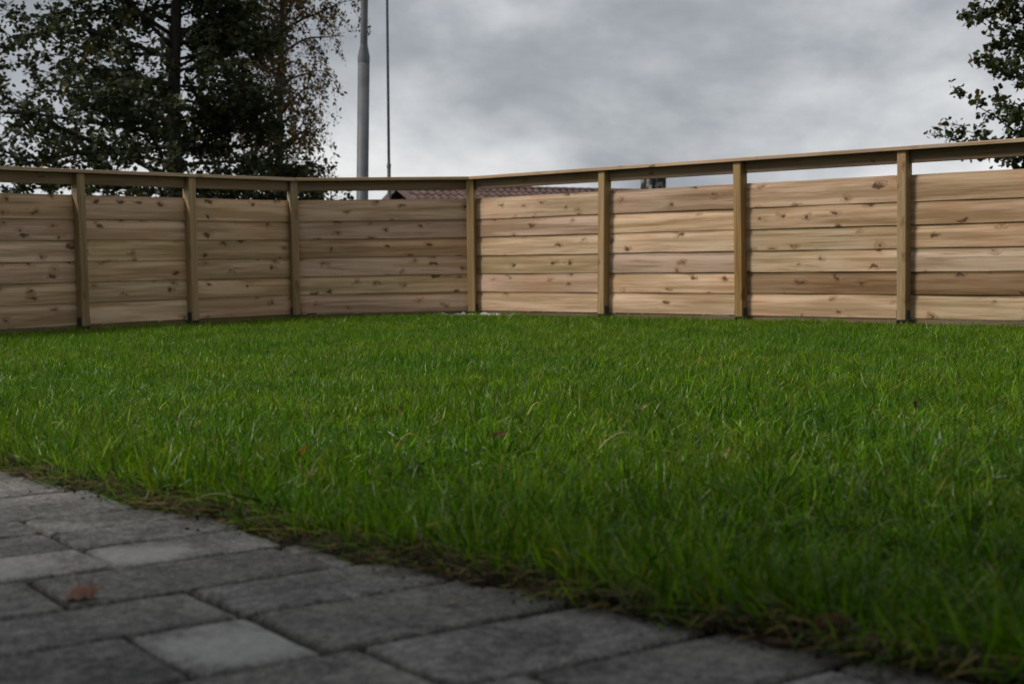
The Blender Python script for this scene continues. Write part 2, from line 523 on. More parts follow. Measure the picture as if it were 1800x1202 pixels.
def build_pavement():
    # bedding sheet under the stones
    pts = [uv2(-3.6, -2.6), uv2(1.60, -2.6), uv2(1.60, 6.6), uv2(-3.6, 6.6)]
    bed = obj('pavement', mesh('pavement', [(x, y, -0.014) for x, y in pts], [(0, 1, 2, 3)], M_SOIL), kind='structure',
              label='dark joint soil under the grey paving', category='pavement')
    stones = []                                   # u0,u1,v0,v1,tone,bloom,(centre)
    def row(v0, v1, joints, **sp):
        for k, (a, b) in enumerate(zip(joints[:-1], joints[1:])):
            stones.append([a, b, v0, v1, sp.get('tone', {}).get(k), sp.get('bloom', {}).get(k)])
    r2 = random.Random(5)
    def rnd_joints(a, b):
        j = [a]
        while j[-1] < b - 0.16: j.append(j[-1] + r2.choice((0.21, 0.28, 0.35)) + r2.uniform(-.01, .01))
        j[-1] = b if b - j[-2] < 0.45 else j[-1]
        if j[-1] < b: j.append(b)
        return j
    UL, UR = -2.3, 1.42
    # rows read from the photograph, far to near
    v = 2.87
    while v < 5.6:
        hgt = r2.choice((0.20, 0.21, 0.28)); row(v, v + hgt, rnd_joints(-0.9, 1.2)); v += hgt
    row(2.59, 2.87, rnd_joints(-0.9, 0.30)); row(2.59, 2.87, [0.30, 0.66, 1.2])
    row(2.44, 2.59, rnd_joints(UL, 0.36)); row(2.44, 2.59, [0.36, 0.745])
    row(2.275, 2.44, rnd_joints(UL, 0.46)); row(2.275, 2.44, [0.46, 0.742])
    row(2.09, 2.275, rnd_joints(UL, 0.33)); row(2.09, 2.275, [0.33, 0.742], tone={0: 1.25}, bloom={0: (0.55, 0.05, 0.01)})
    row(2.43, 2.59, [0.745, 1.04, 1.3]); row(2.27, 2.43, [0.745, 1.3])
    row(2.09, 2.27, [0.745, 1.02, 1.3], bloom={0: (0.6, -0.09, -0.02)})
    row(1.886, 2.09, rnd_joints(UL, 0.24)); row(1.886, 2.09, [0.24, 0.605, 1.00, 1.32], tone={0: 0.85, 1: 0.86})
    row(1.70, 1.886, rnd_joints(UL, 0.30)); row(1.70, 1.886, [0.30, 0.765]); row(1.70, 1.886, [0.765, 1.13, 1.36])
    row(1.48, 1.70, rnd_joints(UL, 0.22)); row(1.48, 1.70, [0.22, 0.607, 0.768, 1.15, UR], tone={0: 0.88, 1: 1.2}, bloom={1: (0.8, 0.02, -0.01)})
    row(1.27, 1.48, rnd_joints(UL, 0.44)); row(1.27, 1.48, [0.44, 0.808, 1.19, UR])
    v = 1.27
    while v > -1.4:
        hgt = r2.choice((0.20, 0.21, 0.19)); row(v - hgt, v, rnd_joints(UL, 1.5)); v -= hgt
    for a, b, v0, v1, tone, bloom in stones:
        cu, cv = (a + b) / 2, (v0 + v1) / 2
        cx, cy = uv2(cu, cv)
        if float(edge_dist(cx, cy)) > 0.26: continue
        hx, hy = (b - a) / 2 - 0.0035 - r2.uniform(0, .0025), (v1 - v0) / 2 - 0.0035 - r2.uniform(0, .0025)
        # worn rim: irregular outline, small chamfer
        ring = []
        def side(p, q):
            n = max(2, int(math.dist(p, q) / 0.045))
            for k in range(n):
                t = k / n; ring.append((p[0] + (q[0] - p[0]) * t, p[1] + (q[1] - p[1]) * t))
        c = 0.006
        corners = [(-hx + c, -hy), (hx - c, -hy), (hx, -hy + c), (hx, hy - c), (hx - c, hy), (-hx + c, hy), (-hx, hy - c), (-hx, -hy + c)]
        for k in range(8): side(corners[k], corners[(k + 1) % 8])
        n = len(ring)
        jit = [(x + r2.uniform(-.0022, .0022), y + r2.uniform(-.0022, .0022)) for x, y in ring]
        V = [(x, y, -0.05) for x, y in jit] + [(x, y, -0.007) for x, y in jit]
        V += [(x * (1 - .0022 / hx), y * (1 - .0022 / hy), -0.0022) for x, y in jit]
        V += [(x * (1 - .007 / hx), y * (1 - .007 / hy), r2.uniform(-.0004, .0003)) for x, y in jit]
        Fc = []
        for lv in range(3):
            for k in range(n): Fc.append((lv * n + k, lv * n + (k + 1) % n, (lv + 1) * n + (k + 1) % n, (lv + 1) * n + k))
        Fc.append(tuple(range(3 * n, 4 * n)))
        o = obj('paver', mesh('paver', V, Fc, M_PAVER), bed, (cx, cy, r2.uniform(-.002, .0015)), (r2.gauss(0, .003), r2.gauss(0, .003), TH + r2.gauss(0, .006)))
        g = tone or r2.uniform(0.82, 1.12)
        g *= .92
        o.color = (g, g * r2.uniform(.985, 1.0), g * r2.uniform(.96, 1.0), 1)
        o['bloom'] = float(bloom[0]) if bloom else 0.0
        o['bloom_centre'] = (bloom[1], bloom[2], 0.0) if bloom else (0.0, 0.0, 0.0)


build_pavement()

# ------------------------------------------------------------------ fence
Z_CAP1, Z_CAP0, Z_RAIL0 = 1.142, 1.118, 1.034
ZB = [0.0, 0.160, 0.313, 0.467, 0.623, 0.776, 0.958]          # board courses, ground up
POST_W, POST_D = 0.066, 0.062


def frame_at(p, d, n, z=0.0):
    """local x along the run, local -y towards the yard"""
    m = Matrix(((d.x, -n.x, 0, p.x), (d.y, -n.y, 0, p.y), (0, 0, 1, z), (0, 0, 0, 1)))
    return m


fence = obj('timber_fence', None, label='low pine fence of horizontal lap boards with capped top rail behind lawn', category='fence')
fence.location = (P4.x, P4.y, 0)
FI = Matrix.Translation((-P4.x, -P4.y, 0))


def put(o, m):
    o.parent = fence
    o.matrix_local = FI @ m
    return o


def board_mesh(L, hgt, top=False):
    """shiplap profile: flat thick lower part, cove, thin upper lip"""
    z1 = hgt + (0.009 if not top else -0.003)
    k = hgt - 0.052
    prof = [(0, 0.013), (-0.0190, 0.013), (-0.0190, 0.0), (-0.0235, 0.0), (-0.026, 0.003), (-0.0265, k - 0.006), (-0.0245, k + 0.004), (-0.0225, k + 0.015),
            (-0.0195, k + 0.025), (-0.0175, k + 0.033), (-0.0170, z1), (0, z1)]
    n = len(prof)
    secs = max(3, int(L / 0.25))
    V = []
    b = [random.gauss(0, 0.0011) for _ in range(secs + 1)]
    bz = [random.gauss(0, 0.0008) for _ in range(secs + 1)]
    for i in range(secs + 1):
        x = -L / 2 + L * i / secs
        V += [(x, y + b[i], z + bz[i]) for y, z in prof]
    Fc = []
    for i in range(secs):
        for j in range(n):
            Fc.append((i * n + j, (i + 1) * n + j, (i + 1) * n + (j + 1) % n, i * n + (j + 1) % n))
    Fc.append(tuple(range(n))); Fc.append(tuple(reversed([secs * n + j for j in range(n)])))
    return mesh('board', V, Fc, M_BOARD)


def add_panel(a, b, d, n, tones=None, base=1.0):
    L = (b - a).length
    mid = (a + b) / 2 - n * (POST_D + 0.028)
    rr = random.Random(int(1000 * (a.x + 10) + b.y * 77))
    for k in range(6):
        hgt = ZB[k + 1] - ZB[k]
        o = put(obj('board', board_mesh(L - 0.004, hgt, k == 5)), frame_at(mid - n * rr.uniform(0, .003), d, n, ZB[k] + 0.004 + rr.uniform(-.0015, .0015)))
        g = base * rr.uniform(0.80, 1.14)
        tn = (g, g * rr.uniform(.92, 1.01), g * rr.uniform(.80, 1.02), 1)
        if tones and k in tones: tn = (*tones[k], 1)
        o.color = tn
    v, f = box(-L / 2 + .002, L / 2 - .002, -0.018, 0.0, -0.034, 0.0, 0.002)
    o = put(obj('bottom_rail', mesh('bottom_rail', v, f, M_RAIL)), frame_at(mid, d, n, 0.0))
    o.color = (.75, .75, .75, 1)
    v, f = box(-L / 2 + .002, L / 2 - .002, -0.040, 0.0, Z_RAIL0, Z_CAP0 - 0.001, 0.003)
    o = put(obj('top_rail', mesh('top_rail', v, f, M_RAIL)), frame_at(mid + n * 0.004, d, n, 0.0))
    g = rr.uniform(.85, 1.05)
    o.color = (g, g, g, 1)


def add_post(p, d, n, lean=(0, 0), tint=(1, 1, 1), bracket=0):
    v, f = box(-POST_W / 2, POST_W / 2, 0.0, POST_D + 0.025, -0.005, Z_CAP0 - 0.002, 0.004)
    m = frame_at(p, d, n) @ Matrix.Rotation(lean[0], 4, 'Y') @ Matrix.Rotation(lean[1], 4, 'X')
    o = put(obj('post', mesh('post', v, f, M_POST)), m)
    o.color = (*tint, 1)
    # U shaped steel anchor clasping the foot
    s = POST_W / 2
    parts = [box(-s - .006, -s - .001, .008, POST_D - .006, -0.10, 0.062, .001), box(s + .001, s + .006, .008, POST_D - .006, -0.10, 0.062, .001),
             box(-s - .006, s + .006, .009, POST_D - .007, -0.014, -0.007, .001)]
    for sx in (-1, 1):
        for zz in (.018, .045):
            parts.append(box(sx * (s + .0085) - .0025, sx * (s + .0085) + .0025, .024, .036, zz - .006, zz + .006, .001))
    v, f = join(parts)
    obj('post_anchor', mesh('post_anchor', v, f, M_IRON), o)
    if bracket:
        # pale curved cleat let into the side of the post, above the boards
        V, Fc = [], []
        N = 8
        for i in range(N + 1):
            t = i / N
            z = 0.90 + 0.105 * t
            yb = 0.010 + (POST_D - 0.004) * (t ** 1.7)
            for y in (0.006, yb):
                for x in (bracket * (POST_W / 2 + .0015), bracket * (POST_W / 2 + .007)): V.append((x, y, z))
        for i in range(N):
            a = i * 4; b = a + 4
            for q in ((a, a + 1, b + 1, b), (a + 1, a + 3, b + 3, b + 1), (a + 3, a + 2, b + 2, b + 3), (a + 2, a, b, b + 2)): Fc.append(q)
        Fc += [(0, 2, 3, 1), (N * 4, N * 4 + 1, N * 4 + 3, N * 4 + 2)]
        obj('cleat', mesh('cleat', V, Fc, M_CUT), o, label='pale sawn cleat')
    return o


tR = [0.0, 1.424, 2.719, 4.010, 5.32, 6.62]
tL = [0.0, 1.034, 2.015, 3.02, 4.03]
rp = [P4 + dR * t for t in tR]; lp = [P3 + dL * t for t in tL]
DARK = (0.50, 0.43, 0.33)
add_panel(rp[0], rp[1], dR, nR, {3: (1.0, .97, .90), 0: (1.06, 1.0, .93)})
add_panel(rp[1], rp[2], dR, nR, {0: (1.1, 1.06, 1.0), 3: (1.06, 1.04, .98)})
add_panel(rp[2], rp[3], dR, nR, {1: DARK, 0: (1.08, 1.04, .98), 4: (.88, .82, .72)})
add_panel(rp[3], rp[4], dR, nR, {1: (.47, .40, .30), 3: (.92, .84, .74), 4: (.80, .72, .62)}, 0.92)
add_panel(rp[4], rp[5], dR, nR)
add_panel(P3, P4, dM, nM, {3: (.95, .85, .72)}, 1.08)
for k in range(4): add_panel(lp[k + 1], lp[k], -dL, nL, None, 1.14)
nC4 = ((nR + nM) / 2).normalized(); dC4 = Vector((-nC4.y, nC4.x))
nC3 = ((nL + nM) / 2).normalized(); dC3 = Vector((-nC3.y, nC3.x))
LEANR = [(0, .0), (.022, 0), (-.006, 0), (.004, 0), (0, 0), (0, 0)]
TINT = [(1.1, 1.02, .85), (1.05, .98, .85), (.9, .8, .55), (.98, .95, .9), (1, 1, 1), (1, 1, 1)]
for k, p in enumerate(rp):
    add_post(p, (dC4 if k == 0 else dR), (nC4 if k == 0 else nR), LEANR[k], TINT[k])
for k, p in enumerate(lp):
    add_post(p, (dC3 if k == 0 else -dL), (nC3 if k == 0 else nL), (random.uniform(-.006, .006), 0),
             [(.95, .95, .95), (1.15, 1.12, 1.1), (.85, .85, .82), (1, 1, 1), (1, 1, 1)][k], -1)


def add_cap(a, b, na, nb, nrm, tint):
    """cap board between two plan points, mitred along the given normals"""
    def off(p, nn, dist):
        k = dist / max(0.3, nn.dot(nrm)); return p + nn * k
    q = [off(a, na, 0.020), off(b, nb, 0.020), off(b, nb, -0.118), off(a, na, -0.118)]
    L = (b - a).length; d = (b - a).normalized()
    m = frame_at((a + b) / 2, d, nrm, 0); mi = m.inverted()
    P = [mi @ Vector((p.x, p.y, 0)) for p in q]
    e = 0.003
    V = [(p.x, p.y, Z_CAP0) for p in P] + [(p.x, p.y, Z_CAP1 - e) for p in P]
    V += [(p.x, p.y + (e if i < 2 else -e), Z_CAP1) for i, p in enumerate(P)]
    Fc = [(3, 2, 1, 0), (8, 9, 10, 11)]
    for lv in (0, 4):
        for k in range(4): Fc.append((lv + k, lv + (k + 1) % 4, lv + 4 + (k + 1) % 4, lv + 4 + k))
    o = put(obj('cap_board', mesh('cap_board', V, Fc, M_CAP)), m)
    o.color = (*tint, 1)


g_ = dR * 0.0015
add_cap(P4 + g_, rp[2] + dR * .18 - g_, nC4, nR, nR, (1.0, .95, .9))
add_cap(rp[2] + dR * .18 + g_, rp[4] - dR * .45 - g_, nR, nR, nR, (.95, .93, .92))
add_cap(rp[4] - dR * .45 + g_, rp[5], nR, nR, nR, (1.02, .98, .95))
add_cap(P3, P4 - dM * .0015, nC3, nC4, nM, (.92, .88, .8))
add_cap(lp[2] - dL * .3, P3 + dL * .0015, nL, nC3, nL, (1.05, 1.05, 1.05))
add_cap(lp[4], lp[2] - dL * .303, nL, nL, nL, (1, 1, 1))


# ------------------------------------------------------------------ grass
def blade(base, az, hgt, wid, bend, col, segs=3, twist=0.0):
    """one curved tapering blade: verts, faces, colours"""
    V, Fc = [], []
    dx, dy = math.cos(az), math.sin(az)
    px, py = -math.sin(az + twist), math.cos(az + twist)
    x, y, z = base
    ang = 0.06 + abs(bend) * 0.15
    st = hgt / segs
    for i in range(segs + 1):
        t = i / segs
        wv = wid * (1 - t ** 1.7) * 0.5
        if i == segs:
            V.append((x, y, z))
        else:
            V += [(x - px * wv, y - py * wv, z), (x + px * wv, y + py * wv, z)]
        ang += bend / segs
        x += dx * math.sin(ang) * st; y += dy * math.sin(ang) * st; z += math.cos(ang) * st
    for i in range(segs - 1): Fc.append((2 * i, 2 * i + 1, 2 * i + 3, 2 * i + 2))
    Fc.append((2 * segs - 2, 2 * segs - 1, 2 * segs))
    return V, Fc, [col] * len(V)


def grass_col(r):
    k = r.random()
    if k < 0.03: return (r.uniform(.30, .42), r.uniform(.24, .32), r.uniform(.09, .14))      # straw
    if k < 0.075: return (r.uniform(.20, .28), r.uniform(.22, .28), .03)                      # yellowing
    s = r.uniform(0.35, 1.45)
    if k < 0.35: return (.132 * s, .290 * s, .004 * s)
    if k < 0.65: return (.084 * s, .205 * s, .003 * s)
    if k < 0.88: return (.200 * s, .360 * s, .005 * s)
    return (.055 * s, .125 * s, .016 * s)


def make_clumps():
    coll = bpy.data.collections.new('grass_clump_meshes')
    r = random.Random(21)
    for c in range(14):
        V, Fc, C = [], [], []
        edge = c >= 10
        nb = 30
        for _ in range(nb):
            rad = 0.048 * math.sqrt(r.random()); th = r.uniform(0, 6.283)
            hh = r.uniform(.034, .084) * (1.0 if not edge else 1.12)
            if r.random() < .3: hh *= .6
            v, f, cc = blade((rad * math.cos(th), rad * math.sin(th), -0.006), r.uniform(0, 6.283), hh, r.uniform(.0025, .0046),
                             abs(r.gauss(0, .8)) + (.15 if r.random() < .68 else 1.25), grass_col(r), 3, r.gauss(0, .8))
            o = len(V); V += v; Fc += [tuple(i + o for i in q) for q in f]; C += cc
        coll.objects.link(bpy.data.objects.new('grass_clump', mesh('grass_clump', V, Fc, M_GRASS, np.array(C))))
    return coll


def build_grass():
    coll = make_clumps()
    N = 330000
    # sample denser close by
    y = 0.55 + 12.0 * rng.random(N) ** 0.85
    x = (rng.random(N) * 2 - 1) * (0.46 * y + 0.75)
    wpdf = (0.46 * y + 0.75) / (rng.random(1)[0] * 0 + 1)
    e = edge_dist(x, y) + 0.035 * (vnoise(x, y, 9, 2) - 0.5) + 0.03 * (vnoise(x, y, 30, 4) - 0.5)
    want = np.where(y < 4.0, 1150.0, 1150.0 - 50.0 * smooth01((y - 4.0) / 5.0))
    dens = N * 0.85 * ((y - 0.55) / 12.0 + 1e-6) ** (1 / 0.85 - 1) ** 1 / 12.0 / (0.85 ** 2) / (2 * wpdf)
    keep = (rng.random(N) < want / np.maximum(dens, 1e-3)) & (e > 0.008) & inside_yard(x, y, 0.03)
    keep &= rng.random(N) < 0.45 + 0.55 * smooth01(e / 0.06)
    x, y, e = x[keep], y[keep], e[keep]
    z = lawn_z(x, y)
    n = len(x)
    print('grass clumps', n)
    me = bpy.data.meshes.new('grass')
    me.vertices.add(n)
    me.vertices.foreach_set('co', np.stack([x, y, z], -1).astype(np.float32).ravel())
    me.materials.append(M_GRASS)
    lush = 0.62 + 0.46 * vnoise(x, y, 1.7, 12) + 0.50 * (vnoise(x, y, 5.5, 14) - .5) + 0.55 * (vnoise(x, y, 15, 24) - .5)
    near = 1.05 - 0.25 * smooth01((y - 2.5) / 4.0)
    s = np.maximum(lush, .3) * rng.uniform(.78, 1.2, n)
    wide = 1.0 - 0.10 * smooth01((y - 4) / 6)
    scl = np.stack([s ** .3 * wide, s ** .3 * wide, s * near], -1).astype(np.float32)
    # tufts lean a little, those on the rim lean out over the paving
    tilt = np.stack([rng.normal(0, .34, n), rng.normal(0, .34, n)], -1)          # lean along x and y
    rim = smooth01(1 - e / 0.10)
    tilt[:, 0] -= rim * 0.46; tilt[:, 1] -= rim * 0.56
    scl[:, 2] *= 1 + 0.45 * rim * rng.random(n)
    spin = rng.uniform(0, 6.283, n)
    rot = np.empty((n, 3))
    for k in range(n):
        q = Matrix.Rotation(tilt[k, 0], 3, 'Y') @ Matrix.Rotation(-tilt[k, 1], 3, 'X') @ Matrix.Rotation(spin[k], 3, 'Z')
        rot[k] = q.to_euler()
    idx = np.where((e < 0.14) & (rng.random(n) < .7), rng.integers(10, 14, n), rng.integers(0, 10, n)).astype(np.int32)
    for nm, ty, da, key in (('scl', 'FLOAT_VECTOR', scl, 'vector'), ('rot', 'FLOAT_VECTOR', rot.astype(np.float32), 'vector'), ('idx', 'INT', idx, 'value')):
        a = me.attributes.new(nm, ty, 'POINT'); a.data.foreach_set(key, da.ravel())
    o = obj('grass', me, kind='stuff', label='thick green lawn grass with scattered straw blades between paving and fence', category='grass')
    ng = bpy.data.node_groups.new('grass_instances', 'GeometryNodeTree')
    ng.interface.new_socket('Geometry', in_out='INPUT', socket_type='NodeSocketGeometry')
    ng.interface.new_socket('Geometry', in_out='OUTPUT', socket_type='NodeSocketGeometry')
    N_ = ng.nodes
    gi, go = N_.new('NodeGroupInput'), N_.new('NodeGroupOutput')
    ip = N_.new('GeometryNodeInstanceOnPoints'); ci = N_.new('GeometryNodeCollectionInfo')
    ci.inputs['Collection'].default_value = coll
    ci.inputs['Separate Children'].default_value = True
    ci.inputs['Reset Children'].default_value = True
    ip.inputs['Pick Instance'].default_value = True
    def named(nm, ty):
        q = N_.new('GeometryNodeInputNamedAttribute'); q.data_type = ty; q.inputs['Name'].default_value = nm
        return q.outputs[0]
    L = ng.links.new
    L(gi.outputs[0], ip.inputs['Points']); L(ci.outputs[0], ip.inputs['Instance'])
    L(named('idx', 'INT'), ip.inputs['Instance Index'])
    L(named('rot', 'FLOAT_VECTOR'), ip.inputs['Rotation'])
    L(named('scl', 'FLOAT_VECTOR'), ip.inputs['Scale'])
    L(ip.outputs[0], go.inputs[0])
    md = o.modifiers.new('instances', 'NODES'); md.node_group = ng


build_grass()


def along_edge(n, a=1.0, b=13.0):
    t = rng.uniform(a, b, n)
    i = np.clip(t.astype(int), 0, len(EA) - 2); f = (t - i)[:, None]
    p = EA[i] * (1 - f) + EA[i + 1] * f
    d = EA[i + 1] - EA[i]; d /= np.hypot(d[:, 0], d[:, 1])[:, None]
    return p, np.stack([-d[:, 1], d[:, 0]], -1)        # normal to the lawn side


def build_thatch():
    n = 5200
    p, nn = along_edge(n)
    # more of it where the picture is close
    off = rng.normal(0.018, 0.022, n)
    off += 0.03 * (vnoise(p[:, 0], p[:, 1], 8, 33) - .5)
    q = p + nn * off[:, None]
    V, Fc, C = [], [], []
    r = random.Random(3)
    for k in range(n):
        x, y = q[k]
        g = r.random()
        s = r.uniform(.5, 1.1)
        s *= r.choice((.3, .45, .6, 1.1))
        if g < .35: c = (.22 * s, .15 * s, .062 * s)
        elif g < .75: c = (.10 * s, .062 * s, .032 * s)
        elif g < .9: c = (.24 * s, .20 * s, .045 * s)
        else: c = (.07 * s, .13 * s, .02 * s)
        L_ = r.uniform(.018, .055); az = r.uniform(0, 6.283)
        if k % 13 == 0:
            L_ = r.uniform(.05, .10); az = math.atan2(-nn[k][1], -nn[k][0]) + r.gauss(0, 1.1)
            c = r.choice(((.08, .13, .012), (.06, .13, .01), (.15, .13, .025), (.13, .09, .04), (.24, .19, .04)))
        z0 = max(0.001, float(0.002 + 0.016 * smooth01((off[k] + .02) / .09))) + r.uniform(0, .008)
        tilt = abs(r.gauss(0, .45)); w_ = r.uniform(.0008, .0019); cur = r.gauss(0, .5)
        pts = []
        a = az; px, py, pz = x, y, z0
        for s_ in range(4):
            pts.append((px, py, pz)); a += cur / 3
            px += math.cos(a) * L_ / 3; py += math.sin(a) * L_ / 3
            pz = max(.0012, pz + math.sin(tilt) * L_ / 3 * (1 - s_ * .8))
        o = len(V)
        for s_, pt in enumerate(pts[:3]):
            ww = w_ * (1 - s_ * .2)
            V += [(pt[0] - math.sin(a) * ww, pt[1] + math.cos(a) * ww, pt[2]), (pt[0] + math.sin(a) * ww, pt[1] - math.cos(a) * ww, pt[2] + ww * .7)]
        V.append(pts[3])
        Fc += [(o, o + 1, o + 3, o + 2), (o + 2, o + 3, o + 5, o + 4), (o + 4, o + 5, o + 6)]
        C += [c] * 7
    obj('dead_grass', mesh('dead_grass', V, Fc, M_DEAD, np.array(C)), kind='stuff',
        label='brown dead grass and thatch lying along the lawn edge', category='dead grass')
    # soil crumbs over the rim of the stones
    n = 800
    p, nn = along_edge(n)
    off = -np.abs(rng.normal(0, 0.045, n)) + 0.03
    q = p + nn * off[:, None]
    V, Fc = [], []
    oc = [(1, 0, 0), (-1, 0, 0), (0, 1, 0), (0, -1, 0), (0, 0, 1), (0, 0, -1)]
    of = [(0, 2, 4), (2, 1, 4), (1, 3, 4), (3, 0, 4), (2, 0, 5), (1, 2, 5), (3, 1, 5), (0, 3, 5)]
    for k in range(n):
        s = .0006 + .0034 * r.random() ** 2.5 * (1.5 if off[k] > 0 else 1)
        o = len(V)
        a = r.uniform(0, 3)
        for v in oc:
            j = r.uniform(.6, 1.25)
            V.append((q[k][0] + (v[0] * math.cos(a) - v[1] * math.sin(a)) * s * j, q[k][1] + (v[0] * math.sin(a) + v[1] * math.cos(a)) * s * j, s * .5 + v[2] * s * j * .8))
        Fc += [tuple(i + o for i in f) for f in of]
    obj('soil_crumbs', mesh('soil_crumbs', V, Fc, M_SOIL), kind='stuff', label='dark soil crumbs spilled along the lawn edge', category='soil')
    # raised earthen lip
    st = np.linspace(1, 13, 260); cr = np.linspace(-0.036, 0.09, 11)
    V, Fc = [], []
    for t in st:
        i = min(int(t), len(EA) - 2); f = t - i
        P_ = EA[i] * (1 - f) + EA[i + 1] * f; d = EA[i + 1] - EA[i]; d = d / np.hypot(*d); m_ = np.array([-d[1], d[0]])
        for c_ in cr:
            w_ = c_ + 0.035 * (float(vnoise(P_[0], P_[1], 9, 2)) - .5) + .02 * (float(vnoise(P_[0] * 1.0, P_[1], 26, 6)) - .5)
            xy = P_ + m_ * w_
            h_ = -0.006 + 0.016 * float(smooth01((c_ + .03) / .05)) - 0.014 * float(smooth01((c_ - .05) / .05))
            h_ += 0.008 * (float(vnoise(xy[0], xy[1], 40, 9)) - .5) * float(smooth01((c_ + .034) / .03))
            V.append((xy[0], xy[1], h_))
    m_ = len(cr)
    for j in range(len(st) - 1):
        for i in range(m_ - 1): Fc.append((j * m_ + i, (j + 1) * m_ + i, (j + 1) * m_ + i + 1, j * m_ + i + 1))
    obj('soil', mesh('soil', V, Fc, M_SOIL, smooth=True), kind='structure', label='narrow lip of dark soil between paving and lawn', category='soil')


build_thatch()


# ------------------------------------------------------------------ fallen leaves and small things
def fallen_leaf(px, py, L_, W_, col, az, curl, label, dz=0.0, z=None, pitch=0.0, stem=True, group=None, tilt=None):
    zz = 0.003 if z is None else z
    p = ground_at(px, py, zz)
    N, K = 9, 5
    V, Fc, C = [], [], []
    r = random.Random(int(px * 7 + py))
    for i in range(N):
        t = i / (N - 1)
        wv = W_ * 0.5 * (math.sin(math.pi * min(1, t * .93 + .05)) ** .75) * (1 - .25 * t) * r.uniform(.88, 1.06)
        for j in range(K):
            s = (j / (K - 1)) * 2 - 1
            ang = s * curl
            rr = wv / max(.25, curl)
            V.append(((t - .5) * L_, math.sin(ang) * rr, (1 - math.cos(ang)) * rr + L_ * .35 * curl * (t - .45) ** 2 + r.uniform(0, .0012)))
            k = r.uniform(.75, 1.15) * (1.25 if j == K // 2 else 1)
            C.append((col[0] * k, col[1] * k, col[2] * k))
    for i in range(N - 1):
        for j in range(K - 1): Fc.append((i * K + j, (i + 1) * K + j, (i + 1) * K + j + 1, i * K + j + 1))
    o = obj('fallen_leaf', mesh('fallen_leaf', V, Fc, M_DEAD, np.array(C), True), None, (p.x, p.y, p.z + dz), (Matrix.Rotation(tilt if tilt is not None else 0.0 if z is None else 0.75, 3, 'X') @ Matrix.Rotation(az, 3, 'Z') @ Matrix.Rotation(pitch, 3, 'Y')).to_euler(),
            label=label, category='leaf')
    if group: o['group'] = group
    sl = o.modifiers.new('thickness', 'SOLIDIFY'); sl.thickness = 0.0005
    if stem:
        V, Fc = [], []
        for i in range(6):
            t = i / 5
            c = (-L_ / 2 - t * L_ * .55, .15 * L_ * t * t, .0015 + L_ * .35 * curl * .2 + .45 * L_ * t * t * curl)
            for k in range(4):
                a = k * math.pi / 2
                V.append((c[0], c[1] + .0009 * math.cos(a), c[2] + .0009 * math.sin(a)))
        for i in range(5):
            for k in range(4): Fc.append((i * 4 + k, i * 4 + (k + 1) % 4, (i + 1) * 4 + (k + 1) % 4, (i + 1) * 4 + k))
        obj('stem', mesh('stem', V, Fc, M_DEAD, np.array([col] * len(V))), o)
    return o




def crumpled_leaf():
    p = ground_at(147, 1052, 0.0)
    r = random.Random(8)
    N, K = 11, 7
    V, Fc, C = [], [], []
    L_, W_ = .050, .052
    for i in range(N):
        t = i / (N - 1)
        half = W_ * .5 * (4 * t * (1 - t)) ** .62 * (1.15 - .4 * t) * (1 + .16 * math.sin(i * 2.3)) + .0006
        for j in range(K):
            u = j / (K - 1) * 2 - 1
            y = u * half * .62
            z = .019 * math.sin(math.pi * min(1, t * 1.05)) ** .8 * (1 - abs(u) ** 1.25) + .004 * abs(u) * math.sin(t * 9 + 3 * (u > 0)) ** 2
            z += .012 * max(0, t - .72) / .28 + r.uniform(0, .0016)
            V.append(((t - .5) * L_, y, max(.0008, z)))
            k = r.uniform(.8, 1.15) * (1.25 if j == K // 2 else 1) * (.75 if (i + j) % 5 == 0 else 1)
            C.append((.33 * k, .175 * k, .125 * k))
    for i in range(N - 1):
        for j in range(K - 1): Fc.append((i * K + j, (i + 1) * K + j, (i + 1) * K + j + 1, i * K + j + 1))
    o = obj('fallen_leaf', mesh('fallen_leaf', V, Fc, M_DEAD, np.array(C)), None, (p.x, p.y, .001), (0, 0, R(20)),
            label='curled reddish brown leaf lying on the grey paving stones', category='leaf')
    sl = o.modifiers.new('thickness', 'SOLIDIFY'); sl.thickness = 0.0005
    for dx, lean in ((-.004, -.35), (.010, .30)):
        V, Fc = [], []
        for i in range(6):
            t = i / 5
            c = (dx + lean * .022 * t, .002 * t, .017 + .024 * t)
            for k in range(4):
                a_ = k * math.pi / 2
                V.append((c[0] + .0011 * math.cos(a_) * (1 - .5 * t), c[1] + .0011 * math.sin(a_), c[2]))
        for i in range(5):
            for k in range(4): Fc.append((i * 4 + k, i * 4 + (k + 1) % 4, (i + 1) * 4 + (k + 1) % 4, (i + 1) * 4 + k))
        obj('stem', mesh('stem', V, Fc, M_DEAD, np.array([(.32, .17, .13)] * len(V))), o)


crumpled_leaf()
fallen_leaf(797, 1058, .013, .008, (.42, .33, .15), R(10), .4, 'tiny yellow leaf scrap on the paving near lawn edge', stem=False)
fallen_leaf(533, 795, 0.036, 0.022, (.42, .17, .03), R(70), 1.25, 'orange leaf caught in grass on the left half of lawn', z=0.035)
fallen_leaf(878, 765, 0.040, 0.024, (.10, .045, .022), R(20), 1.15, 'dark brown leaf lying in the grass near lawn centre', z=0.035)
fallen_leaf(703, 728, 0.036, 0.022, (.15, .085, .045), R(120), 1.25, 'grey brown leaf left of centre in the lawn', z=0.030)
fallen_leaf(346, 747, 0.036, 0.022, (.38, .18, .07), R(50), 1.05, 'small rust leaf in the grass at left', z=0.030)
fallen_leaf(1610, 713, 0.030, 0.022, (.035, .02, .016), R(80), 1.35, 'almost black leaf in the grass below the right fence', z=0.040)
fallen_leaf(1278, 795, 0.024, 0.010, (.36, .27, .14), R(40), 1.45, 'pale straw coloured leaf caught in the right part of lawn', z=0.040, pitch=-.5)
